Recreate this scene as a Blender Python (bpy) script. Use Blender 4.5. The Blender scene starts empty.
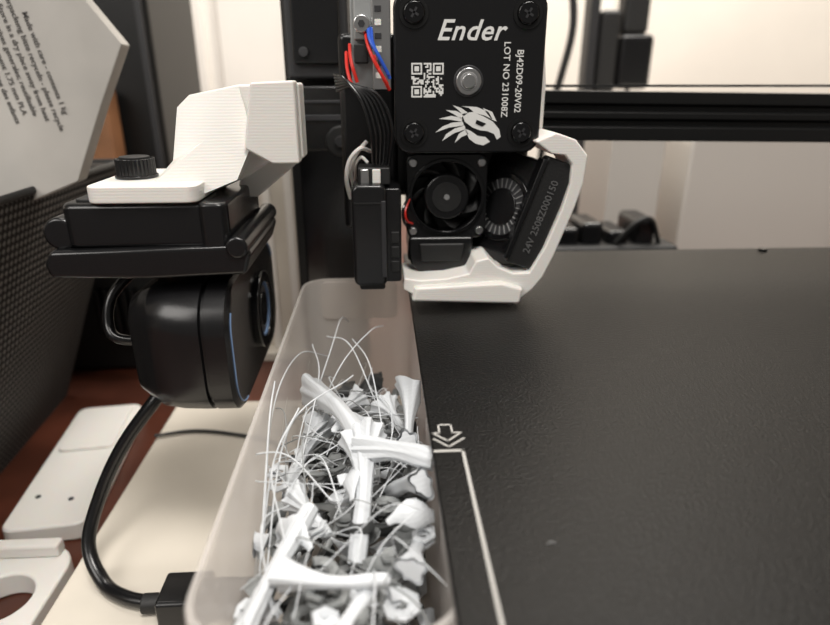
import bpy, math, random
from mathutils import Vector, Matrix
S=0.001
random.seed(7)
D=bpy.data; C=bpy.context
col=C.scene.collection
# ---------------------------------------------------------------- materials
def mat(name,c,rough=.5,metal=0,bump=0,bscale=300,spec=.5,var=0,vscale=40,coat=0,detail=4,bdist=.0004):
    m=D.materials.new(name); m.use_nodes=True; nt=m.node_tree; b=nt.nodes['Principled BSDF']
    b.inputs['Base Color'].default_value=(*c,1); b.inputs['Roughness'].default_value=rough
    b.inputs['Metallic'].default_value=metal; b.inputs['Specular IOR Level'].default_value=spec
    b.inputs['Coat Weight'].default_value=coat
    tc=nt.nodes.new('ShaderNodeTexCoord')
    if var>0:
        n=nt.nodes.new('ShaderNodeTexNoise'); n.inputs['Scale'].default_value=vscale; n.inputs['Detail'].default_value=detail
        nt.links.new(tc.outputs['Object'],n.inputs['Vector'])
        r=nt.nodes.new('ShaderNodeValToRGB')
        r.color_ramp.elements[0].position=.35; r.color_ramp.elements[1].position=.65
        r.color_ramp.elements[0].color=(*[max(0,x*(1-var)) for x in c],1)
        r.color_ramp.elements[1].color=(*[min(1,x*(1+var)) for x in c],1)
        nt.links.new(n.outputs['Fac'],r.inputs['Fac']); nt.links.new(r.outputs['Color'],b.inputs['Base Color'])
    if bump>0:
        n=nt.nodes.new('ShaderNodeTexNoise'); n.inputs['Scale'].default_value=bscale; n.inputs['Detail'].default_value=3
        nt.links.new(tc.outputs['Object'],n.inputs['Vector'])
        bp=nt.nodes.new('ShaderNodeBump'); bp.inputs['Strength'].default_value=bump; bp.inputs['Distance'].default_value=bdist
        nt.links.new(n.outputs['Fac'],bp.inputs['Height']); nt.links.new(bp.outputs['Normal'],b.inputs['Normal'])
    return m
M={}
M['black_gloss']=mat('black_gloss_plastic',(.004,.004,.0045),.14,bump=.05,bscale=900)
M['black_satin']=mat('black_satin_plastic',(.006,.006,.0065),.26,bump=.05,bscale=1500)
M['black_matte']=mat('black_matte_plastic',(.008,.008,.008),.55,bump=.2,bscale=1200)
M['black_anod']=mat('black_anodised',(.005,.005,.005),.42,bump=.1,bscale=1500,spec=.35)
M['dark_grey']=mat('dark_grey_plastic',(.022,.022,.024),.5,bump=.1)
M['bed']=mat('textured_build_plate',(.0024,.0022,.0020),.38,bump=1.0,bscale=1500,spec=.19,var=.4,vscale=900,bdist=.00017)
M['ink']=mat('white_ink',(.66,.66,.64),.5)
M['bedink']=mat('bed_print_ink',(.40,.39,.37),.6)
M['silver']=mat('steel',(.6,.6,.6),.28,metal=1)
M['pcb']=mat('grey_bracket',(.33,.34,.34),.45,metal=.5,bump=.2)
M['red']=mat('red_wire',(.55,.02,.012),.4); M['blue']=mat('blue_wire',(.02,.09,.5),.4)
M['blue_lit']=mat('blue_lit_edge',(.16,.25,.42),.25)  # blue light on the webcam's lens plate, put into the colour
M['grey']=mat('grey_plastic',(.2,.2,.2),.5); M['label']=mat('label_ink',(.10,.10,.10),.5)
M['wall']=mat('painted_wall',(.76,.71,.64),.8,bump=.2,bscale=80,var=.04,vscale=6)
M['door']=mat('white_door_paint',(.80,.765,.71),.55,var=.03,vscale=8)
M['wood']=mat('brown_wood',(.22,.10,.045),.5,var=.3,vscale=30)
M['desk']=mat('red_brown_desk',(.075,.022,.012),.35,var=.35,vscale=25,bump=.2,bscale=60)
M['cream']=mat('cream_board',(.63,.58,.50),.6,var=.05,vscale=20,bump=.1,bscale=200)
M['floor']=mat('floor_boards',(.25,.17,.11),.5,var=.3,vscale=10)
M['carton']=mat('grey_carton',(.46,.44,.41),.7,var=.1,vscale=20,bump=.3,bscale=60)
M['textink']=mat('dark_ink',(.10,.095,.09),.7)
M['whitebox']=mat('white_enclosure',(.54,.51,.47),.5)
def printed(name,c,layer=2600,sub=.15):
    m=D.materials.new(name); m.use_nodes=True; nt=m.node_tree; b=nt.nodes['Principled BSDF']
    b.inputs['Base Color'].default_value=(*c,1); b.inputs['Roughness'].default_value=.42
    b.inputs['Subsurface Weight'].default_value=sub; b.inputs['Subsurface Scale'].default_value=.0015
    tc=nt.nodes.new('ShaderNodeTexCoord'); w=nt.nodes.new('ShaderNodeTexWave'); w.bands_direction='Z'
    w.inputs['Scale'].default_value=layer/6.28; w.inputs['Distortion'].default_value=.3
    nt.links.new(tc.outputs['Object'],w.inputs['Vector'])
    bp=nt.nodes.new('ShaderNodeBump'); bp.inputs['Strength'].default_value=.10; bp.inputs['Distance'].default_value=.0002
    nt.links.new(w.outputs['Fac'],bp.inputs['Height']); nt.links.new(bp.outputs['Normal'],b.inputs['Normal'])
    return m
M['print']=printed('white_printed_plastic',(.70,.68,.645))
M['waste_w']=printed('white_filament',(.60,.625,.65),sub=.0)
M['waste_g']=printed('grey_filament',(.22,.23,.23),sub=0)
M['waste_d']=printed('charcoal_filament',(.04,.042,.042),sub=0)
def transl():
    m=D.materials.new('milky_box_plastic'); m.use_nodes=True; nt=m.node_tree; b=nt.nodes['Principled BSDF']
    out=nt.nodes['Material Output']
    b.inputs['Base Color'].default_value=(.80,.77,.74,1); b.inputs['Roughness'].default_value=.14
    t=nt.nodes.new('ShaderNodeBsdfTranslucent'); t.inputs['Color'].default_value=(.92,.88,.85,1)
    tr=nt.nodes.new('ShaderNodeBsdfTransparent'); tr.inputs['Color'].default_value=(.97,.96,.95,1)
    mx=nt.nodes.new('ShaderNodeMixShader'); mx.inputs[0].default_value=.4
    nt.links.new(b.outputs[0],mx.inputs[1]); nt.links.new(t.outputs[0],mx.inputs[2])
    m2=nt.nodes.new('ShaderNodeMixShader'); m2.inputs[0].default_value=.5
    nt.links.new(mx.outputs[0],m2.inputs[1]); nt.links.new(tr.outputs[0],m2.inputs[2])
    nt.links.new(m2.outputs[0],out.inputs['Surface'])
    return m
M['box']=transl()
def meshmat():
    m=D.materials.new('woven_black_mesh'); m.use_nodes=True; nt=m.node_tree; b=nt.nodes['Principled BSDF']
    tc=nt.nodes.new('ShaderNodeTexCoord'); sp=nt.nodes.new('ShaderNodeSeparateXYZ'); nt.links.new(tc.outputs['Object'],sp.inputs[0])
    def sn(sock,k):
        a=nt.nodes.new('ShaderNodeMath'); a.operation='MULTIPLY'; a.inputs[1].default_value=k; nt.links.new(sock,a.inputs[0])
        s=nt.nodes.new('ShaderNodeMath'); s.operation='SINE'; nt.links.new(a.outputs[0],s.inputs[0]); return s.outputs[0]
    k=6.2832/.0030
    ad=nt.nodes.new('ShaderNodeMath'); ad.operation='ADD'; nt.links.new(sp.outputs[1],ad.inputs[0]); nt.links.new(sp.outputs[2],ad.inputs[1])
    su=nt.nodes.new('ShaderNodeMath'); su.operation='SUBTRACT'; nt.links.new(sp.outputs[1],su.inputs[0]); nt.links.new(sp.outputs[2],su.inputs[1])
    mu=nt.nodes.new('ShaderNodeMath'); mu.operation='MULTIPLY'; nt.links.new(sn(ad.outputs[0],k*.5),mu.inputs[0]); nt.links.new(sn(su.outputs[0],k*.5),mu.inputs[1])
    r=nt.nodes.new('ShaderNodeValToRGB'); r.color_ramp.elements[0].position=.0; r.color_ramp.elements[1].position=.5
    r.color_ramp.elements[0].color=(.010,.0095,.009,1); r.color_ramp.elements[1].color=(.14,.13,.122,1)
    nt.links.new(mu.outputs[0],r.inputs['Fac']); nt.links.new(r.outputs['Color'],b.inputs['Base Color'])
    b.inputs['Roughness'].default_value=.7; b.inputs['Specular IOR Level'].default_value=.2
    bp=nt.nodes.new('ShaderNodeBump'); bp.inputs['Distance'].default_value=.0004; bp.inputs['Strength'].default_value=.4
    nt.links.new(mu.outputs[0],bp.inputs['Height']); nt.links.new(bp.outputs['Normal'],b.inputs['Normal'])
    return m
M['mesh']=meshmat()
# ---------------------------------------------------------------- helpers (all numbers in millimetres)
def empty(name,parent=None):
    o=D.objects.new(name,None); col.objects.link(o); o.empty_display_size=.01
    if parent: o.parent=parent
    return o
def mk(name,vs,fs,m,parent=None,bevel=0,seg=3,smooth=True,mi=None,xf=None):
    me=D.meshes.new(name)
    if xf is not None: vs=[xf@Vector(v) for v in vs]
    me.from_pydata([tuple(c*S for c in v) for v in vs],[],fs)
    if isinstance(m,(list,tuple)):
        for k in m: me.materials.append(M[k])
        if mi: me.polygons.foreach_set('material_index',mi)
    else: me.materials.append(M[m])
    me.update()
    import bmesh
    bm=bmesh.new(); bm.from_mesh(me); bmesh.ops.recalc_face_normals(bm,faces=bm.faces); bm.to_mesh(me); bm.free()
    if smooth:
        me.polygons.foreach_set('use_smooth',[True]*len(me.polygons))
        me.set_sharp_from_angle(angle=math.radians(35))
    o=D.objects.new(name,me); col.objects.link(o)
    if parent: o.parent=parent
    if bevel>0:
        b=o.modifiers.new('bevel','BEVEL'); b.width=bevel*S; b.segments=seg; b.limit_method='ANGLE'; b.angle_limit=math.radians(35)
        b.harden_normals=True
    return o
def box(name,x0,x1,y0,y1,z0,z1,m,parent=None,bevel=0,xf=None):
    vs=[(x,y,z) for x in (x0,x1) for y in (y0,y1) for z in (z0,z1)]
    fs=[(0,1,3,2),(4,6,7,5),(0,4,5,1),(2,3,7,6),(0,2,6,4),(1,5,7,3)]
    return mk(name,vs,fs,m,parent,bevel,xf=xf)
def prism(name,pts,a0,a1,m,parent=None,bevel=0,axis='Y',xf=None):
    def P(p,a):
        if axis=='Y': return (p[0],a,p[1])
        if axis=='X': return (a,p[0],p[1])
        return (p[0],p[1],a)
    n=len(pts); vs=[P(p,a0) for p in pts]+[P(p,a1) for p in pts]
    fs=[tuple(range(n)),tuple(range(2*n-1,n-1,-1))]+[(i,(i+1)%n,n+(i+1)%n,n+i) for i in range(n)]
    return mk(name,vs,fs,m,parent,bevel,xf=xf)
def rrect(cx,cy,w,h,r,n=6):
    out=[]
    for sx,sy,a0 in ((1,1,0),(-1,1,90),(-1,-1,180),(1,-1,270)):
        for i in range(n+1):
            a=math.radians(a0+90*i/n); out.append((cx+sx*(w/2-r)+r*math.cos(a),cy+sy*(h/2-r)+r*math.sin(a)))
    return out
def cyl(name,c,r,a0,a1,m,parent=None,axis='Y',n=32,bevel=0,xf=None,ry=None):
    ry=ry or r
    return prism(name,[(c[0]+r*math.cos(2*math.pi*i/n),c[1]+ry*math.sin(2*math.pi*i/n)) for i in range(n)],a0,a1,m,parent,bevel,axis,xf)
def ringplate(name,outer,c,r,a0,a1,m,parent=None,axis='Y',bevel=0,xf=None):
    n=len(outer); outer=sorted(outer,key=lambda p:math.atan2(p[1]-c[1],p[0]-c[0]))
    inner=[]
    for p in outer:
        a=math.atan2(p[1]-c[1],p[0]-c[0]); inner.append((c[0]+r*math.cos(a),c[1]+r*math.sin(a)))
    def P(p,a):
        if axis=='Y': return (p[0],a,p[1])
        if axis=='X': return (a,p[0],p[1])
        return (p[0],p[1],a)
    vs=[P(p,a0) for p in outer]+[P(p,a0) for p in inner]+[P(p,a1) for p in outer]+[P(p,a1) for p in inner]
    fs=[]
    for i in range(n):
        j=(i+1)%n
        fs+=[(i,j,n+j,n+i),(2*n+i,3*n+i,3*n+j,2*n+j),(i,2*n+i,2*n+j,j),(n+i,n+j,3*n+j,3*n+i)]
    return mk(name,vs,fs,m,parent,bevel,xf=xf)
def dense(pts,k=6):
    out=[]
    for i,p in enumerate(pts):
        q=pts[(i+1)%len(pts)]
        for t in range(k): out.append((p[0]+(q[0]-p[0])*t/k,p[1]+(q[1]-p[1])*t/k))
    return out
def catmull(pts,k=8):
    P=[Vector(p) for p in pts]; P=[P[0]*2-P[1]]+P+[P[-1]*2-P[-2]]; out=[]
    for i in range(1,len(P)-2):
        a,b,c,d=P[i-1:i+3]
        for t in range(k):
            t/=k; out.append(.5*((2*b)+(-a+c)*t+(2*a-5*b+4*c-d)*t*t+(-a+3*b-3*c+d)*t**3))
    out.append(P[-2]); return out
def sweep(path,rad,n=10,lobes=0,lobamp=None,flat=1,cap=True,base=0,roll=0,ph=0):
    N=len(path); vs=[];fs=[]; up=None
    for i,p in enumerate(path):
        t=(path[min(i+1,N-1)]-path[max(i-1,0)]).normalized()
        if up is None:
            up=t.orthogonal().normalized()
            if roll: up=Matrix.Rotation(roll,3,t)@up
        up=(up-t*up.dot(t)).normalized(); si=t.cross(up)
        r=rad(i/(N-1)) if callable(rad) else rad
        for j in range(n):
            a=2*math.pi*j/n; rr=r
            if lobes: rr=r*(1+lobamp(i/(N-1))*(.45*math.sin(lobes*a+ph)+.6*math.sin(2*a+ph*2.3)+.35*math.sin(3*a-ph)))
            vs.append(p+up*math.cos(a)*rr+si*math.sin(a)*rr*flat)
    for i in range(N-1):
        for j in range(n):
            k=(j+1)%n; fs.append((base+i*n+j,base+i*n+k,base+(i+1)*n+k,base+(i+1)*n+j))
    if cap:
        fs.append(tuple(base+j for j in range(n))[::-1]); fs.append(tuple(base+(N-1)*n+j for j in range(n)))
    return vs,fs
def tube(name,pts,r,m,parent=None,n=12,k=8,flat=1,roll=0):
    vs,fs=sweep(catmull(pts,k),r,n,flat=flat,roll=roll); return mk(name,vs,fs,m,parent)
def text(name,s,size,mtx,m,parent,bold=0,shear=0,depth=.05,space=1):
    cu=D.curves.new(name,'FONT'); cu.body=s; cu.size=size*S; cu.extrude=depth*S; cu.offset=bold*S; cu.shear=shear; cu.space_character=space
    cu.align_x='CENTER'; cu.align_y='CENTER'; cu.resolution_u=3
    o=D.objects.new(name+'_tmp',cu); col.objects.link(o); C.view_layer.update()
    me=D.meshes.new_from_object(o.evaluated_get(C.evaluated_depsgraph_get())); D.objects.remove(o)
    me.materials.clear(); me.materials.append(M[m])
    me.transform(mtx); ob=D.objects.new(name,me); col.objects.link(ob); ob.parent=parent; return ob
def T(x,y,z): return Matrix.Translation((x*S,y*S,z*S))
def R(deg,ax): return Matrix.Rotation(math.radians(deg),4,ax)
FRONT=R(90,'X')
def rot_about(c,deg,ax): c=Vector(c); return Matrix.Translation(c)@Matrix.Rotation(math.radians(deg),4,ax)@Matrix.Translation(-c)

# ---------------------------------------------------------------- room
box('floor',-1500,1500,-900,1000,-870,-850,'floor')
box('wall_back',-1500,1500,900,920,-850,1500,'wall')
box('wall_left',-1520,-1500,-900,920,-850,1500,'wall')
box('wall_right',1500,1520,-900,920,-850,1500,'wall')
d=empty('door_1')
box('slab',-330,-95,870,893,-848,1100,'door',d,2)
for i,(a,b) in enumerate(((-315,-222),(-205,-110))):
    for j,(z0,z1) in enumerate(((-780,-60),(20,900))):
        box('panel_%d%d'%(i,j),a,b,862,872,z0,z1,'door',d,4)
box('trim_1',-93,-70,878,899,-848,1100,'door',None,3)
box('trim_2',300,322,884,899,-848,1100,'door',None,3)
dk=empty('desk')
box('top',-620,720,-260,840,-125,-100,'desk',dk,2)
for i,(x,y) in enumerate(((-600,-240),(660,-240),(-600,780),(660,780))): box('leg_%d'%i,x,x+40,y,y+40,-850,-125,'desk',dk,2)

# ---------------------------------------------------------------- background things
b=empty('tower_speaker')
box('cabinet',-200,-151,450,560,-100,330,'black_anod',b,4)
box('trim_strip',-158,-154,447,450,-96,320,'dark_grey',b)
b=empty('wooden_shelf_upright'); box('board',-260,-177,424,444,-100,62,'wood',b,2); box('foot',-260,-177,422,446,-100,-94,'wood',b,1)
b=empty('black_storage_case')
box('body',-240,-112,342,418,-100,12,'black_matte',b,4)
for i in range(9): box('rib_%d'%i,-166+i*5,-163.5+i*5,335,343,-74,-46,'black_satin',b,.4)
b=empty('cream_upright_panel')
box('panel',-96,-12,362,374,-100,57,'cream',b,1.5)
for i,x in enumerate((-84,-70,-57,-44)): box('batten_%d'%i,x,x+5,358.5,362.5,-99,56,'door',b,1)
box('foot',-96,-12,350,390,-100,-94,'cream',b,1)
b=empty('power_strip')
box('strip',196,205,600,622,-100,150,'dark_grey',b,2)
box('socket_block',206,225,598,622,56,128,'black_matte',b,4)
box('foot',190,228,592,632,-100,-94,'dark_grey',b,1)
b=empty('power_adapter')
box('brick',226,258,596,626,60,108,'black_satin',b,5); box('brick_top',228,252,600,622,108,150,'black_matte',b,4)
tube('adapter_lead',[(242,610,62),(243,612,20),(246,632,-40),(252,634,-97)],2.2,'black_matte',b)
b=empty('hanging_cable'); tube('lead',[(152,560,240),(163,558,150),(167,556,110),(160,556,70),(150,560,20),(148,570,-98)],3.2,'black_matte',b)
b=empty('white_storage_box'); prism('body',rrect(180,-26,38,148,6),420,480,'whitebox',b,1)
b=empty('white_appliance'); prism('body',rrect(356,-27,260,146,24),436,600,'whitebox',b,3)
b=empty('black_tool_tray')
box('tray',100,178,338,392,-100,-25,'black_matte',b,3)
for i,(x,z) in enumerate(((106,-15),(120,-12),(136,-17),(152,-10))): box('tool_%d'%i,x,x+13,345,375,-27,z,'black_satin',b,3)
tube('curled_lead',[(140,343,-24),(150,340,-11),(160,342,-10),(168,346,-25)],1.4,'black_matte',b)

# black mesh basket on the left
b=empty('mesh_basket')
x0,x1=-330,-128; y0,y1=110,322
vs=[(x0+38,y0+30,-100),(x1-40,y0+30,-100),(x1-52,y1-10,-100),(x0+38,y1-10,-100),(x0,y0,28),(x1,y0,28),(x1-4,y1,28),(x0,y1,28)]
cx,cy=(x0+x1)/2,(y0+y1)/2
def ins(v): return (cx+(v[0]-cx)*.975,cy+(v[1]-cy)*.975,v[2]+(2 if v[2]<0 else 0))
vs+= [ins(v) for v in vs]
fs=[(0,1,2,3)]+[(i,(i+1)%4,4+(i+1)%4,4+i) for i in range(4)]+[(8,9,10,11)]+[(8+i,8+(i+1)%4,12+(i+1)%4,12+i) for i in range(4)]+[(4+i,4+(i+1)%4,12+(i+1)%4,12+i) for i in range(4)]
mk('woven_sides',vs,fs,'mesh',b,smooth=False)
tube('rim',[(x0,y0,28),(x1-1,y0,28),(x1-4,y1,28),(x0,y1,28),(x0,y0,28)],1.6,'black_matte',b,k=1)
b=empty('printed_carton')
vs=[(-230,236,2),(-158,236,14),(-132,236,24),(-114,236,31),(-103,242,58),(-93,245,79),(-104,239,97),(-107,236,118),(-112,236,118),(-230,236,118)]
v2=[(x,y+8,z) for x,y,z in vs]; n=10
mk('folded_sheet',vs+v2,[(0,1,2,3,8,9),(3,4,5,6,7,8),(10,19,18,13,12,11),(13,18,17,16,15,14)]+[(i,(i+1)%n,n+(i+1)%n,n+i) for i in range(n)],'carton',b,.4)
mt=lambda i:T(-135+i*3.6,235.8,72)@R(78,'Y')@FRONT
for i,s in enumerate(("Ne pas laisser a la portee des enfants","Spool de filament 1.75 mm PLA","Directives generales; reutilisable","Store in a dry place away from heat","Verpackung bitte recyceln - please recycle","Made with care - contents 1 kg")):
    text('print_%d'%i,s,2.7,mt(i),'textink',b,bold=.02)

# ---------------------------------------------------------------- cream board, printed parts, thin cable
b=empty('cream_board'); box('panel',-101,13,20,264,-100,-80,'cream',b,1.5)
b=empty('printed_tray')
def rotp(pts,c,a):
    a=math.radians(a); return [(c[0]+(x-c[0])*math.cos(a)-(y-c[1])*math.sin(a),c[1]+(x-c[0])*math.sin(a)+(y-c[1])*math.cos(a)) for x,y in pts]
o=rotp(rrect(-137,238,31,94,5),(-137,238),7)
prism('tray',o,-100,-92,'print',b,1.2,'Z')
prism('raised_panel',rotp(rrect(-137,262,24,38,3),(-137,236),7),-92.5,-90.5,'print',b,.8,'Z')
for i,(x,y) in enumerate(((-142,210),(-128,208))): cyl('hole_%d'%i,(x,y),1.1,-92.2,-91.8,'dark_grey',b,'Z',16)
b=empty('printed_ring_bracket')
ringplate('plate',dense(rrect(-132,157,42,48,12)),(-127,157),10,-100,-91,'print',b,'Z',bevel=1)
box('lip',-146,-116,174,179,-91,-86,'print',b,1)
b=empty('thin_cable'); tube('lead',[(-101,232,-78.6),(-85,236,-79),(-66,232,-79),(-48,224,-79),(-38,205,-79)],.7,'dark_grey',b)

# ---------------------------------------------------------------- printer
P=empty('desktop_3d_printer')
box('build_plate',8.9,238,8,240,-1.4,0,'bed',P,.5)
box('bed_heater',14,237,9,239,-4,-1.5,'black_anod',P,.4)
box('bed_carriage',70,170,60,190,-34,-4,'black_anod',P,2)
box('base_frame',60,185,40,330,-100,-34,'black_satin',P,4)
b0=.02; zt=.12
def deco(name,pts,m='bedink'): prism(name,pts,b0,zt,m,P,axis='Z')
deco('border_side',[(14.3,9),(14.8,9),(15.1,97.5),(14.5,97.5)])
deco('border_corner',[(9.2,96.9),(15.1,96.9),(15.1,97.6),(9.2,97.6)])
def outline(nm,ic,w=.2,closed=True):
    for i in range(len(ic) if closed else len(ic)-1):
        p=ic[i];q=ic[(i+1)%len(ic)]; dx,dy=q[0]-p[0],q[1]-p[1]; L=math.hypot(dx,dy); ux,uy=dx/L*w*.8,dy/L*w*.8; nx,ny=-dy/L*w,dx/L*w
        deco('%s_%d'%(nm,i),[(p[0]-nx-ux,p[1]-ny-uy),(q[0]-nx+ux,q[1]-ny+uy),(q[0]+nx+ux,q[1]+ny+uy),(p[0]+nx-ux,p[1]+ny-uy)])
outline('arrow',[(10.9,106.6),(13.5,106.6),(13.5,103.6),(15.3,103.6),(12.3,100.6),(9.5,103.6),(10.9,103.6)])
outline('chevron',[(9.6,101.4),(12.3,98.6),(15.5,101.4)],closed=False)
tube('crumb_curl',[(24.4,71.5,.15),(25,71.9,.22),(25.7,71.7,.15)],.1,'grey',P,n=6)
cyl('bed_screw',(160,236),1.8,0,1.0,'black_gloss',P,'Z',16,.3)
# column
box('column',-36,-7,252,285,-100,420,'black_anod',P,1.5)
box('column_front_plate',-32,-9,247,252,-34,52,'black_gloss',P,1)
box('column_groove',-24,-20,250.6,252.2,66,420,'dark_grey',P,.5)
box('z_carriage_block',-33,-10,236,250,67,150,'dark_grey',P,1.5)
box('z_carriage_plate',-30,-13,233.5,236,72,150,'black_satin',P,1)
for i,z in enumerate((76,98)): cyl('z_bolt_%d'%i,(-26,z),1.7,231.5,233.6,'dark_grey',P,'Y',16,.3)
xf=rot_about((0,240,55),.7,'Y')
prof=[(0,46),(0,51),(2.0,51.8),(2.0,53.4),(0,54.2),(0,56.4),(2,57.2),(2,58.8),(0,59.6),(0,64),(20,64),(20,46)]
prof=[(235+a,z) for a,z in prof]
prism('x_beam',prof,-30,330,'black_anod',P,.3,'X',xf=xf)
box('beam_end_block',-31,-8,231,236,42,65,'black_satin',P,1.2)
box('beam_end_slot',-29,-10,230.4,231.2,53,55,'dark_grey',P,.2); box('beam_end_slot_b',-29,-10,230.4,231.2,59,60,'dark_grey',P,.2)
cyl('beam_roller',(-14,46),5.5,226,232,'black_matte',P,'Y',28,.8); cyl('beam_roller_cap',(-14,46),2.0,225,226.5,'dark_grey',P,'Y',20,.3)
box('right_column',330,360,236,268,-100,420,'black_satin',P,1.5)
box('belt',-8,330,241,246,64.3,65.2,'black_matte',P)
box('head_carriage',2,50,204,232,30,66,'black_satin',P,2)
box('head_carriage_plate',-12,6,198,206,20,80,'black_satin',P,2)

# ---- print head
H=empty('extruder_head',P)
cxm,czm=25.8,68.0
prism('motor_plate',rrect(cxm,czm,42.6,43,4.5),181,185,'black_satin',H,.7)
prism('motor_can',rrect(cxm,czm,41,41,5),185,200,'black_anod',H,.5)
for i,(sx,sz) in enumerate(((-1,1),(1,1),(-1,-1),(1,-1))):
    x,z=cxm+sx*15.7,czm+sz*15.7
    ringplate('screw_boss_%d'%i,[(x+4*math.cos(t*.2618),z+4*math.sin(t*.2618)) for t in range(24)],(x,z),3.1,180.5,181.2,'black_anod',H)
    cyl('screw_%d'%i,(x,z),2.9,179.7,182,'black_gloss',H,'Y',24,.5)
    box('slot_a_%d'%i,x-1.4,x+1.4,179.55,179.8,z-.3,z+.3,'dark_grey',H,xf=rot_about((x,0,z),30,'Y'))
    box('slot_b_%d'%i,x-.3,x+.3,179.55,179.8,z-1.4,z+1.4,'dark_grey',H,xf=rot_about((x,0,z),30,'Y'))
cyl('shaft_collar',(25.6,66.3),4.3,180.6,181.4,'dark_grey',H,'Y',32,.3)
cyl('shaft_ring',(25.6,66.3),3.6,180.1,181.2,'silver',H,'Y',32,.3)
cyl('shaft_inner',(25.6,66.3),2.5,179.6,180.6,'grey',H,'Y',32,.2); cyl('shaft_tip',(25.6,66.3),1.9,179.2,180.4,'silver',H,'Y',24,.2)
text('logo_word','Ender',7.4,T(25.6,180.9,79.2)@FRONT,'ink',H,bold=.10,shear=.35,space=1.07)
text('model_text','BJ42D09-20V02',2.6,T(40.0,180.9,66.2)@R(90,'Y')@FRONT,'ink',H,bold=.02)
text('lot_text','LOT NO 231008Z',2.6,T(36.2,180.9,66.6)@R(90,'Y')@FRONT,'ink',H,bold=.02)
n=21; g=[[random.random()<.5 for _ in range(n)] for _ in range(n)]
for (a,c) in ((0,0),(0,n-7),(n-7,0)):
    for i in range(-1,8):
        for j in range(-1,8):
            if 0<=a+i<n and 0<=c+j<n:
                if i in(-1,7) or j in(-1,7): g[a+i][c+j]=False
                else: g[a+i][c+j]= (i in(0,6) or j in(0,6) or (2<=i<=4 and 2<=j<=4))
q=9.1/n; vs=[];fs=[]
for i in range(n):
    for j in range(n):
        if g[i][j]:
            x=9.4+j*q; z=71.1-i*q; k=len(vs); vs+=[(x,180.88,z),(x+q,180.88,z),(x+q,180.88,z-q),(x,180.88,z-q)]; fs.append((k,k+1,k+2,k+3))
mk('qr_code',vs,fs,'ink',H,smooth=False)
# dragon emblem: horned head on the right, flame mane streaming left
def EM(pp): return [(26.3+(u-471)*.282,66.9+(78-v)*.268) for u,v in pp]
def em(name,pp): prism(name,EM(pp),180.85,181.05,'ink',H)
em('emblem_brow',[(463,113),(474,111),(486,116),(495,121),(502,129),(504,137),(500,140),(497,134),(490,131),(482,130),(474,127),(466,121)])
em('emblem_jaw',[(466,128),(473,131),(480,136),(488,137),(493,142),(486,146),(478,144),(471,139)])
em('emblem_horn_a',[(476,112),(470,107),(462,105),(478,106),(490,111),(495,119),(487,115)])
em('emblem_horn_b',[(488,112),(484,107),(494,111),(499,121),(494,119)])
em('emblem_mane_a',[(465,114),(457,110),(446,109),(454,113),(462,118)])
em('emblem_mane_b',[(463,117),(452,115),(439,118),(451,119),(463,121)])
em('emblem_mane_c',[(464,121),(453,122),(443,126),(436,132),(450,127),(465,125)])
em('emblem_mane_d',[(466,125),(456,128),(447,134),(443,141),(455,133),(467,129)])
em('emblem_mane_e',[(467,129),(460,134),(456,143),(463,137),(470,134)])
em('emblem_mane_f',[(469,112),(462,107),(453,104),(459,109),(465,115)])
prism('emblem_eye',EM([(478,119),(488,123),(484,126),(477,123)]),180.7,180.86,'black_satin',H)
# bracket + wires on the left
box('side_bracket',-7.5,3.6,186,188,64,110,'pcb',H,.5)
box('bracket_tab',-6.5,-.8,183.5,186,77,90,'pcb',H,.6)
box('circuit_strip',-1.4,3.8,182.5,184,64,92,'silver',H,.3)
for i in range(7): box('circuit_pad_%d'%i,-.6,1.2,182.1,182.6,67+i*3.4,68.6+i*3.4,'dark_grey' if i%2 else 'print',H,.1)
cyl('bracket_screw',(-4.2,81),2.3,181.5,183.8,'silver',H,'Y',24,.4); cyl('bracket_screw_slot',(-4.2,81),1.0,181.2,181.7,'dark_grey',H,'Y',6)
box('wire_plug',-6.5,-2.6,183,186,71,76,'black_matte',H,.4)
for i,(c_,pts) in enumerate((('blue',[(-2.4,183,81),(-2.0,180,77),(0.2,178.8,73),(3.0,179.5,68)]),('red',[(-3.2,183,79),(-2.4,180,75),(-.4,178.6,70.5),(2.6,179.5,65.5)]),('blue',[(-1.6,183,80),(-1.2,180,76),(1,179,71.5),(3.4,180,67)]),('red',[(-8.8,186,74),(-8.6,183,70),(-7.8,181,66.5),(-6.4,181,64)]),('red',[(-7.8,186,76),(-7.6,183,73),(-7,181,70),(-5.8,181,66)]),('red',[(-1,183,73),(0,179,70),(1.6,178.6,67),(3.2,180,64)]))):
    tube('wire_%d'%i,pts,.5,c_,H,n=8)
for i in range(6):
    o_=i*1.0
    tube('ribbon_%d'%i,[(-12.5+o_*.1,188,68.2-o_*.9),(-9.5+o_*.5,180.5-i*.15,67-o_*.4),(-4.6+o_*.95,177.4,61+o_*.3),(-2.2+o_*1.2,176.6,52+o_*.4),(-1.8+o_*.9,178.6,43.5)],.44,'black_satin',H,n=8)
tube('white_lead',[(-9,184,33),(-9.9,181,39),(-8.8,180,44.5),(-5.6,180,48),(-2.6,183,47)],.65,'print',H,n=8)
tube('white_lead_b',[(-8,186,36),(-8.6,183,41),(-7,182,46),(-3.6,182,50)],.6,'print',H,n=8)
tube('white_lead_c',[(-7.4,186,38),(-7.2,182,43),(-5.4,181,45.5),(-3.4,180,44)],.5,'print',H,n=8)
box('sensor_connector',-6.4,3.0,177,187,38,43,'black_matte',H,.5)
box('connector_clip',-5.6,-3.2,176.3,178,38,42.6,'silver',H,.3); box('connector_clip_2',-2.2,.2,176.3,178,38.5,42.6,'print',H,.3)
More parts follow.
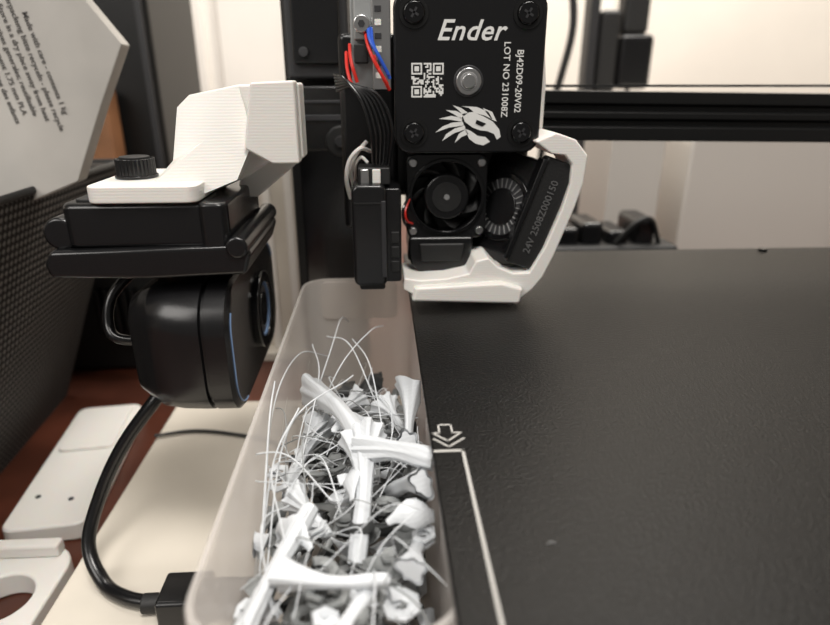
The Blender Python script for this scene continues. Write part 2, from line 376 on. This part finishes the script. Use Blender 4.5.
# levelling probe housing
prism('probe_front',rrect(-3.3,23.3,10.2,30.6,2.2),173.5,190,'black_satin',H,1.2)
prism('probe_side',rrect(3.6,23,5.0,28.5,1),175.5,192,'black_satin',H,.6)
for i,z in enumerate((12,16.5,21)): box('probe_notch_%d'%i,3,5.4,175.2,176,z,z+3.4,'black_matte',H,.2)
box('probe_seam',-7.6,1.4,173.2,174,33.2,33.6,'black_matte',H); box('probe_inset',.2,1.5,173.1,174,11,34,'dark_grey',H,.2)
box('probe_foot',-6.8,1,175,188,6.4,9,'black_matte',H,.8)
# hotend fan
fx,fz=20.8,32.4
ringplate('fan_frame',dense(rrect(fx,fz,25.4,26.4,3)),(fx,fz),11.4,188,197,'black_satin',H,bevel=.5)
ringplate('fan_lip',[(fx+12.0*math.cos(t*.1309),fz+12.0*math.sin(t*.1309)) for t in range(48)],(fx,fz),10.9,187.2,188.4,'black_gloss',H,bevel=.2)
cyl('fan_hub',(fx,fz),7.2,187.6,196,'black_satin',H,'Y',40,.9); cyl('fan_sticker',(fx,fz),4.6,187.35,187.7,'black_matte',H,'Y',32,.1); cyl('fan_pin',(fx,fz),.9,187.2,187.6,'grey',H,'Y',20,.1)
cyl('fan_back',(fx,fz),11.5,196,197.5,'black_matte',H,'Y',40)
for i in range(7):
    a=2*math.pi*i/7; vs=[]
    for s_ in range(5):
        r_=7+4.2*s_/4; aa=a+.12*s_
        for yy,da in ((189.5,0),(195,.45)): vs.append((fx+r_*math.cos(aa+da),yy,fz+r_*math.sin(aa+da)))
    fs=[(2*k,2*k+1,2*k+3,2*k+2) for k in range(4)]
    o=mk('fan_blade_%d'%i,vs,fs,'black_matte',H); so=o.modifiers.new('s','SOLIDIFY'); so.thickness=.5*S
for i,(sx,sz) in enumerate(((-1,1),(1,1),(-1,-1),(1,-1))): cyl('fan_screw_%d'%i,(fx+sx*10.6,fz+sz*10.6),1.25,186.8,188.3,'silver',H,'Y',16,.3)
tube('fan_wire_r',[(9,187,32),(7.6,184,29),(8,184,26),(10,188,24)],.4,'red',H,n=6)
tube('fan_wire_k',[(9,187,33),(6.9,183,29.6),(7.4,184,25),(10,188,22)],.4,'black_satin',H,n=6)
# cooling shroud below the fan
prism('shroud',[(8.8,20),(29.5,20),(29,15),(28.0,10.5),(26,8.4),(12,8.4),(9.6,10.5),(8.6,15)],186,204,'black_satin',H,1.0)
prism('shroud_inset',[(12,18),(26.5,18),(25.5,12),(12.8,12)],185.4,186.6,'black_matte',H,.6)
box('heat_block',17,31,192,206,4.5,9,'grey',H,.5)
mk('nozzle',*(lambda c:( [(c[0]+r*math.cos(i*math.pi/6),c[1]+r*math.sin(i*math.pi/6),z) for r,z in ((3,4.6),(3,3),(.6,.8)) for i in range(12)], [(j*12+i,j*12+(i+1)%12,(j+1)*12+(i+1)%12,(j+1)*12+i) for j in range(2) for i in range(12)]+[tuple(range(24,36))]))((24,199)),'silver',H)
box('heatsink_core',9,45,197.5,204,9,46,'black_matte',H,.8)
# part cooling blower (leaning)
bx=rot_about((42,190,28),17,'Y')@rot_about((42,190,28),38,'Z')
prism('blower_body',rrect(191,28,24,34,5),38.5,46.5,'black_satin',H,.8,'X',xf=bx)
ringplate('blower_intake_ring',[(191+10.8*math.cos(t*.1309),28+10.8*math.sin(t*.1309)) for t in range(48)],(191,28),9.2,37.2,38.8,'black_gloss',H,'X',.2,xf=bx)
cyl('blower_impeller',(191,28),9.0,37.9,38.6,'dark_grey',H,'X',40,.1,xf=bx); cyl('blower_hub',(191,28),5.8,37.3,38.2,'black_satin',H,'X',32,.2,xf=bx)
for i in range(26):
    a=i*math.pi/13
    box('vane_%d'%i,37.6,38.0,191+6.0,191+8.9,27.85,28.15,'grey',H,xf=bx@rot_about((38,191,28),math.degrees(a),'X'))
lb=rot_about((49,181,28),19,'Y')
box('blower_label_plate',43.8,53.4,178.5,184,11,45,'black_matte',H,.8,xf=lb)
box('blower_edge_rib',42.6,44.4,177.8,184,12,44,'black_satin',H,.5,xf=lb)
LB=T(48.6,178.3,27.5)@R(19-90,'Y')@FRONT
text('blower_text','24V 2508Z000150',3.1,LB,'label',H,bold=.02)
# white printed duct frame
pts=[(45,50),(51,52.5),(57,50.5),(61,46),(60.5,38),(58.5,30.5),(53.5,16),(50.5,9),(47.5,5),(43.5,1.6),(36,.8),(22,1.0),(12,2.4),(6.6,5.6),(6.8,9.4),(12,8.6),(20,9),(27,10.5),(29,14.5),(33,15.5),(36,12.5),(41,10.4),(46.0,10.5),(50.3,18.5),(54.6,30.5),(56.4,38),(56.4,43.5),(54.2,46),(50,46.5)]
prism('duct_frame',pts,177,195,'print',H,.6)
prism('duct_chin',[(9,2.4),(43,0.9),(44,6),(37,8),(10,7)],174.5,178,'print',H,1)
prism('duct_arm',[(46,66),(49,72),(50.5,80),(52,66),(52,48),(46,46)],196,204,'print',H,.6)

# ---------------------------------------------------------------- waste box (its right rim tucks under the plate overhang)
W=empty('plastic_waste_box')
BX0,BX1,BY0,BY1=-28.6,11.4,58,214
def rr_ring(x0,x1,y0,y1,ins,r): return rrect((x0+x1)/2,(y0+y1)/2,x1-x0-2*ins,y1-y0-2*ins,max(r-ins*.5,1),6)
rings=[(2.5,-80),(.4,-5),(-.1,-5),(-.1,-2.4),(.1,-2),(.9,-2),(1.1,-2.5),(1.2,-18),(1.6,-19),(3.3,-77.5)]
vs=[];fs=[]
for ins_,z in rings: vs+=[(x,y,z) for x,y in rr_ring(BX0,BX1,BY0,BY1,ins_,9)]
n=28
for j in range(len(rings)-1):
    for i in range(n): fs.append((j*n+i,j*n+(i+1)%n,(j+1)*n+(i+1)%n,(j+1)*n+i))
fs.append(tuple(range(n))); fs.append(tuple(range((len(rings)-1)*n,len(rings)*n)))
mk('tub',vs,fs,'box',W)
prism('rear_band',rrect(-8.5,-10,28,14.5,2),211.6,212.6,'box',W,.2)
VS=[];FS=[];MI=[]
def add(path,rad,mi,n=10,**k):
    v,f=sweep(path,rad,n,base=len(VS),**k)
    for p in v:
        lim=1.4+max(0,-p.z)*.03
        p.z=min(p.z,-1.8)
        p.x=min(max(p.x,BX0+lim),BX1-lim-.4)
        p.y=min(max(p.y,60.5),211.3-max(0,-p.z)*.03); p.z=max(p.z,-76)
    VS.extend(v); FS.extend(f); MI.extend([mi]*len(f))
def heap(y):
    if y<95: return -17
    if y<150: return -17-(y-95)*.18
    return -27-(y-150)*.42
def flared(p0,p1,bend,r0,r1,mi,lob=5,amp=.3,n=20):
    p0=Vector(p0);p1=Vector(p1); m=(p0+p1)/2+Vector(bend); ph=random.uniform(0,6.28)
    path=catmull([p0,m,p1],7)
    add(path,lambda t:r1+(r0-r1)*math.exp(-t*5.5)+.5*math.sin(t*9)*.4,mi,n=n,lobes=lob,lobamp=lambda t:amp*math.exp(-t*3)+.08,cap=False,ph=ph)
    add(path,lambda t:(r1+(r0-r1)*math.exp(-t*5.5))*.82,mi,n=n,lobes=lob,lobamp=lambda t:amp*math.exp(-t*3)+.08,cap=True,ph=ph)
for i in range(340):
    y=random.uniform(62,208); z=random.uniform(-60,heap(y)-3); x=random.uniform(-27,10)
    mi=random.choices([0,1,2],[.30,.50,.20])[0]
    a=random.uniform(0,6.28); L=random.uniform(5,15); dz=random.uniform(-7,6)
    dv=Vector((math.cos(a)*L,math.sin(a)*L,dz))
    flared((x,y,z),Vector((x,y,z))+dv,(random.uniform(-3,3),random.uniform(-3,3),random.uniform(0,3)),random.uniform(1.2,3.2),random.uniform(.5,1.3),mi,lob=random.choice((3,4,5,7)),n=14)
for i in range(80):
    y=random.uniform(64,200); x=random.uniform(-25,9); z=heap(y)+random.uniform(-6,2); r=random.uniform(1.5,3.2); tl=random.uniform(-1,1);tu=random.uniform(1,2.2)
    a0=random.uniform(0,6.28)
    path=[Vector((x+r*math.cos(a0+t*.5*tu),y+r*math.sin(a0+t*.5*tu)*.8,z+t*.25+tl*math.sin(t*.5))) for t in range(14)]
    add(path,random.uniform(.3,.7),random.choice((0,1,1,1,2)),n=6,flat=2.2)
hero=[((-21,152,-15),(-4,112,-9),(1,0,2),3.6,2.1),((7,138,-7),(5,122,-20),(0,0,0),4.4,1.1),((-6,112,-9),(10,101,-4.6),(0,0,1),2.6,2.0),
((-5,117,-8),(-6,90,-20),(1,0,2),4.6,1.6),((-27,64,-20),(-15,97,-12),(0,0,1),2.2,1.6),((-18,82,-14),(0,78,-12),(0,-3,2),3.2,1.1),
((-10,62,-12),(-3,78,-14),(0,0,1),3.0,1.1),((-17,142,-20),(-24,120,-25),(0,0,1),4.0,1.3),
((5,116,-11),(-2,128,-22),(0,0,1),3.2,1.1),((7,97,-7),(1,110,-19),(0,0,1),2.6,1.6),((-8,168,-27),(-16,150,-26),(0,0,1),3.2,1.1),
((0,158,-24),(5,146,-26),(0,0,1),4.0,1.1),((-20,108,-18),(-12,98,-20),(0,0,1),3.2,1.1),((4,80,-12),(6,92,-18),(0,0,1),2.4,1.2)]
for h in hero: flared(h[0],h[1],h[2],h[3],h[4],0,lob=random.choice((5,7,8)),amp=.26,n=32)
flared((-14,192,-38),(-6,184,-40),(0,0,2),4,1.5,2); flared((-4,186,-34),(-10,180,-42),(0,0,3),3.5,1.5,2)
flared((-2,196,-36),(-8,192,-38),(0,0,3),3,1.5,2)
for (x,y,z,a) in ((-13,128,-14,.5),(-7,100,-13,1.6),(-14,88,-14,2.4),(0,92,-12,.2),(-20,132,-20,1.1)):
    path=[Vector((x+math.cos(a)*t*1.4,y+math.sin(a)*t*1.8,z+math.sin(t*.6)*1.2)) for t in range(8)]
    add(path,lambda t:.6+2.3*math.sin(min(1,t*1.1)*2.6)**2,0,n=12,flat=.3)
for i in range(90):
    y=random.uniform(70,178); x=random.uniform(-25,6); a=random.uniform(0,6.28); L=random.uniform(14,34); z=heap(y)+random.uniform(0,5)
    p0=Vector((x,y,z)); p2=p0+Vector((math.cos(a)*L*.6,math.sin(a)*L,random.uniform(-4,8))); p2.z=min(p2.z,-4)
    mid=(p0+p2)/2+Vector((random.uniform(-6,6),random.uniform(-6,6),random.uniform(1,6))); mid.z=min(mid.z,-4)
    add(catmull([p0,mid,p2],10),random.uniform(.1,.18),random.choice((0,0,0,1)),n=5)
for pts in ([(-20,150,-24),(-12,158,-10),(-4,172,-6),(0,186,-10)],[(-22,140,-22),(-16,168,-10),(-14,188,-8),(-12,200,-14)],[(-2,150,-20),(-10,166,-8),(-18,178,-10)],[(-26,100,-26),(-27,128,-8),(-24,156,-6),(-18,176,-16)],[(-26,96,-26),(-24,110,-10),(-20,124,-5)],[(-25,92,-24),(-26,118,-6),(-27,134,-3)],[(-24,90,-26),(-22,120,-8),(-8,140,-5)],[(0,130,-20),(-4,156,-10),(-10,180,-12)],[(-20,120,-18),(-18,150,-10),(-22,172,-10)]):
    add(catmull(pts,10),.2,0,n=6)
mk('filament_waste_heap',VS,FS,['waste_w','waste_g','waste_d'],W,mi=MI)

# ---------------------------------------------------------------- webcam mount and webcam
B=empty('printed_webcam_bracket')
prism('arm',[(-20.5,66),(-36,65.5),(-49,63),(-52.5,60),(-54,47),(-58,42.6),(-60,40),(-45,38.2),(-36,42),(-28,47),(-20.5,46.5)],168,178,'print',B,.8)
gp=[(-52.3,60),(-48.5,62.6),(-36,65),(-33,52),(-37,42.4),(-46,39),(-57,42.4),(-53.6,47)]
gy=[168,168,168,166,160,157,157,163]
n=len(gp)
mk('gusset',[(x,y,z) for (x,z),y in zip(gp,gy)]+[(x,169.5,z) for x,z in gp]+[(-45,162.5,52)],[(i,(i+1)%n,2*n) for i in range(n)]+[(i,(i+1)%n,n+(i+1)%n,n+i) for i in range(n)]+[tuple(range(n,2*n))],'print',B)
prism('wall_plate',[(-21,66.5),(-32,66),(-35,50),(-28,46),(-21,46)],162.5,168.5,'print',B,.6)
prism('wall_tab',[(-31,168),(-24,168),(-36.5,246),(-36.5,285),(-44,285),(-44,246)],50,62,'print',B,.6,'Z')
prism('foot_plate',rrect(-58.5,167,27,33,3),38.2,42.4,'print',B,.5,'Z')
prism('brace',[(-40,43),(-25,49),(-24,44),(-36,34.5),(-42,34.5)],179,186,'print',B,.8)
prism('knob_skirt',[(-64.5+ (5.0 if i%2 else 4.7)*math.cos(i*math.pi/30),166+(5.0 if i%2 else 4.7)*math.sin(i*math.pi/30)) for i in range(60)],43,47.4,'black_satin',B,.15,'Z')
cyl('knob_top',(-64.5,166),3.8,47.3,47.9,'black_matte',B,'Z',32,.2); cyl('knob_washer',(-64.5,166),5.4,42.4,43.2,'black_satin',B,'Z',32,.2)

K=empty('webcam')
prism('clip_top',rrect(-60,172,39,40,3),26.5,38,'black_satin',K,1.5,'Z')
prism('clip_top_cap',rrect(-42,172,7.5,43,2.5),25.8,38.1,'black_satin',K,1,'Z')
prism('clip_recess',rrect(-66,172,22,34,2),37.8,38.6,'black_matte',K,.3,'Z')
cyl('clip_hinge_a',(-81,30.2),4.2,153,188,'black_satin',K,'Y',28,1.0)
prism('clip_jaw',[(-83,26.5),(-36,27.5),(-33,25.5),(-35,19.6),(-60,18.8),(-84,19.6),(-85,23)],150,192,'black_satin',K,1.2)
cyl('clip_pivot',(-36.5,27),2.8,149,196,'black_satin',K,'Y',24,.8)
prism('neck',rrect(-50,178,15,20,3),13,21,'black_satin',K,1,'Z')
tube('clip_loop',[(-66,176,17),(-72,170,14.5),(-77,166,9),(-78,163,2),(-75,161,-2),(-66,164,-4)],1.5,'black_satin',K)
def bodyring(x,iy,iz,r):
    return [(x,y,z) for y,z in rrect(181,-3,70-2*iy,38-2*iz,r,8)]
rs=[bodyring(-69,9,6,6),bodyring(-68.4,7.6,4.6,7),bodyring(-65,5,2.6,8.5),bodyring(-62.5,3.2,1.4,9.5),bodyring(-61.6,2.4,.9,10),bodyring(-56,.8,.3,11),bodyring(-50,0,0,12),bodyring(-48,0,0,12),bodyring(-47.6,.9,.9,11.5),bodyring(-47,.9,.9,11.5),bodyring(-46.6,-.2,-.2,12.5),bodyring(-41.2,-.2,-.2,12.5),bodyring(-40.2,.8,.8,12),bodyring(-40,3,3,10)]
n=36; vs=[v for r_ in rs for v in r_]
fs=[(j*n+i,j*n+(i+1)%n,(j+1)*n+(i+1)%n,(j+1)*n+i) for j in range(len(rs)-1) for i in range(n)]
fs.append(tuple(range(n))); fs.append(tuple(range((len(rs)-1)*n,len(rs)*n)))
mk('body',vs,fs,'black_satin',K)
edge=[Vector((-40.0,y,z)) for y,z in rrect(181,-3,66.5,34.5,11,8)]
for nm,sel in (('lit_edge_a',edge[14:27]),('lit_edge_b',edge[2:9])):  # blue-lit plate edge drawn as thin coloured tubes
    v,f=sweep(sel,.25,8); mk(nm,v,f,'blue_lit',K)
lc=(186,-3)
ringplate('lens_bezel',[(lc[0]+12.5*math.cos(t*.1309),lc[1]+12.5*math.sin(t*.1309)) for t in range(48)],lc,9,-40.2,-38.0,'black_gloss',K,'X',.5)
ringplate('lens_inner_ring',[(lc[0]+8.9*math.cos(t*.1309),lc[1]+8.9*math.sin(t*.1309)) for t in range(48)],lc,8.2,-40.0,-38.4,'blue_lit',K,'X',.1)  # blue glow around the lens painted as ring colour
cyl('lens_barrel',lc,8.4,-40.1,-39.2,'dark_grey',K,'X',40,.2); cyl('lens_glass',lc,5.5,-39.3,-38.6,'black_gloss',K,'X',32,.3)
U=empty('usb_cable')
tube('cord',[(-65,178,-19),(-71,170,-26),(-82,166,-40),(-90,162,-55),(-93.5,155,-69),(-87,147,-77),(-78,141,-77.3),(-68,138,-77)],2.1,'black_satin',U,n=16)
cyl('strain_relief',(138,-76.8),2.9,-72,-65,'black_matte',U,'X',20,.5)
prism('plug_body',rrect(138,-75.5,13,9,1.5),-66,-52,'black_satin',U,.8,'X')
box('plug_shell',-52,-41,132.5,143.5,-78.4,-73.2,'dark_grey',U,.4)

# ---------------------------------------------------------------- lights
def area(name,loc,target,size,power,c,sy=None):
    l=D.lights.new(name,'AREA'); l.energy=power; l.color=c; l.size=size; l.shape='RECTANGLE'; l.size_y=sy or size
    o=D.objects.new(name,l); col.objects.link(o); o.location=[v*S for v in loc]
    o.rotation_euler=(Vector(target)-Vector(loc)).to_track_quat('-Z','Y').to_euler(); return o
area('wall_fill_light',(330,560,800),(330,900,250),.35,9.5,(1,.95,.88))  # added fill, brightens the back wall for the sheen on the bed
area('door_fill_light',(-200,500,900),(-200,880,200),.3,4.5,(1,.95,.89))  # added fill aimed at the door to brighten it
area('ceiling_lamp',(120,-260,950),(0,160,0),.34,10,(1,.955,.9))
area('room_lamp',(-500,-350,500),(0,200,0),.4,3.4,(1,.96,.91))
area('box_cool_fill',(-20,10,330),(-10,120,-20),.05,.06,(.92,.96,1))  # added cool fill above the waste box, no lamp stands on the desk
w=D.worlds.new('world'); C.scene.world=w; w.use_nodes=True
w.node_tree.nodes['Background'].inputs[0].default_value=(.90,.86,.81,1); w.node_tree.nodes['Background'].inputs[1].default_value=.18
# ---------------------------------------------------------------- camera
cam=D.cameras.new('camera'); cam.sensor_width=36; cam.lens=26.0; cam.clip_start=.005; cam.clip_end=50
cam.dof.use_dof=True; cam.dof.focus_distance=.155; cam.dof.aperture_fstop=13
co=D.objects.new('camera',cam); col.objects.link(co); co.location=(0,0,.066)
co.rotation_euler=(math.radians(69),0,math.radians(-3.3)); C.scene.camera=co
C.scene.view_settings.view_transform='Standard'
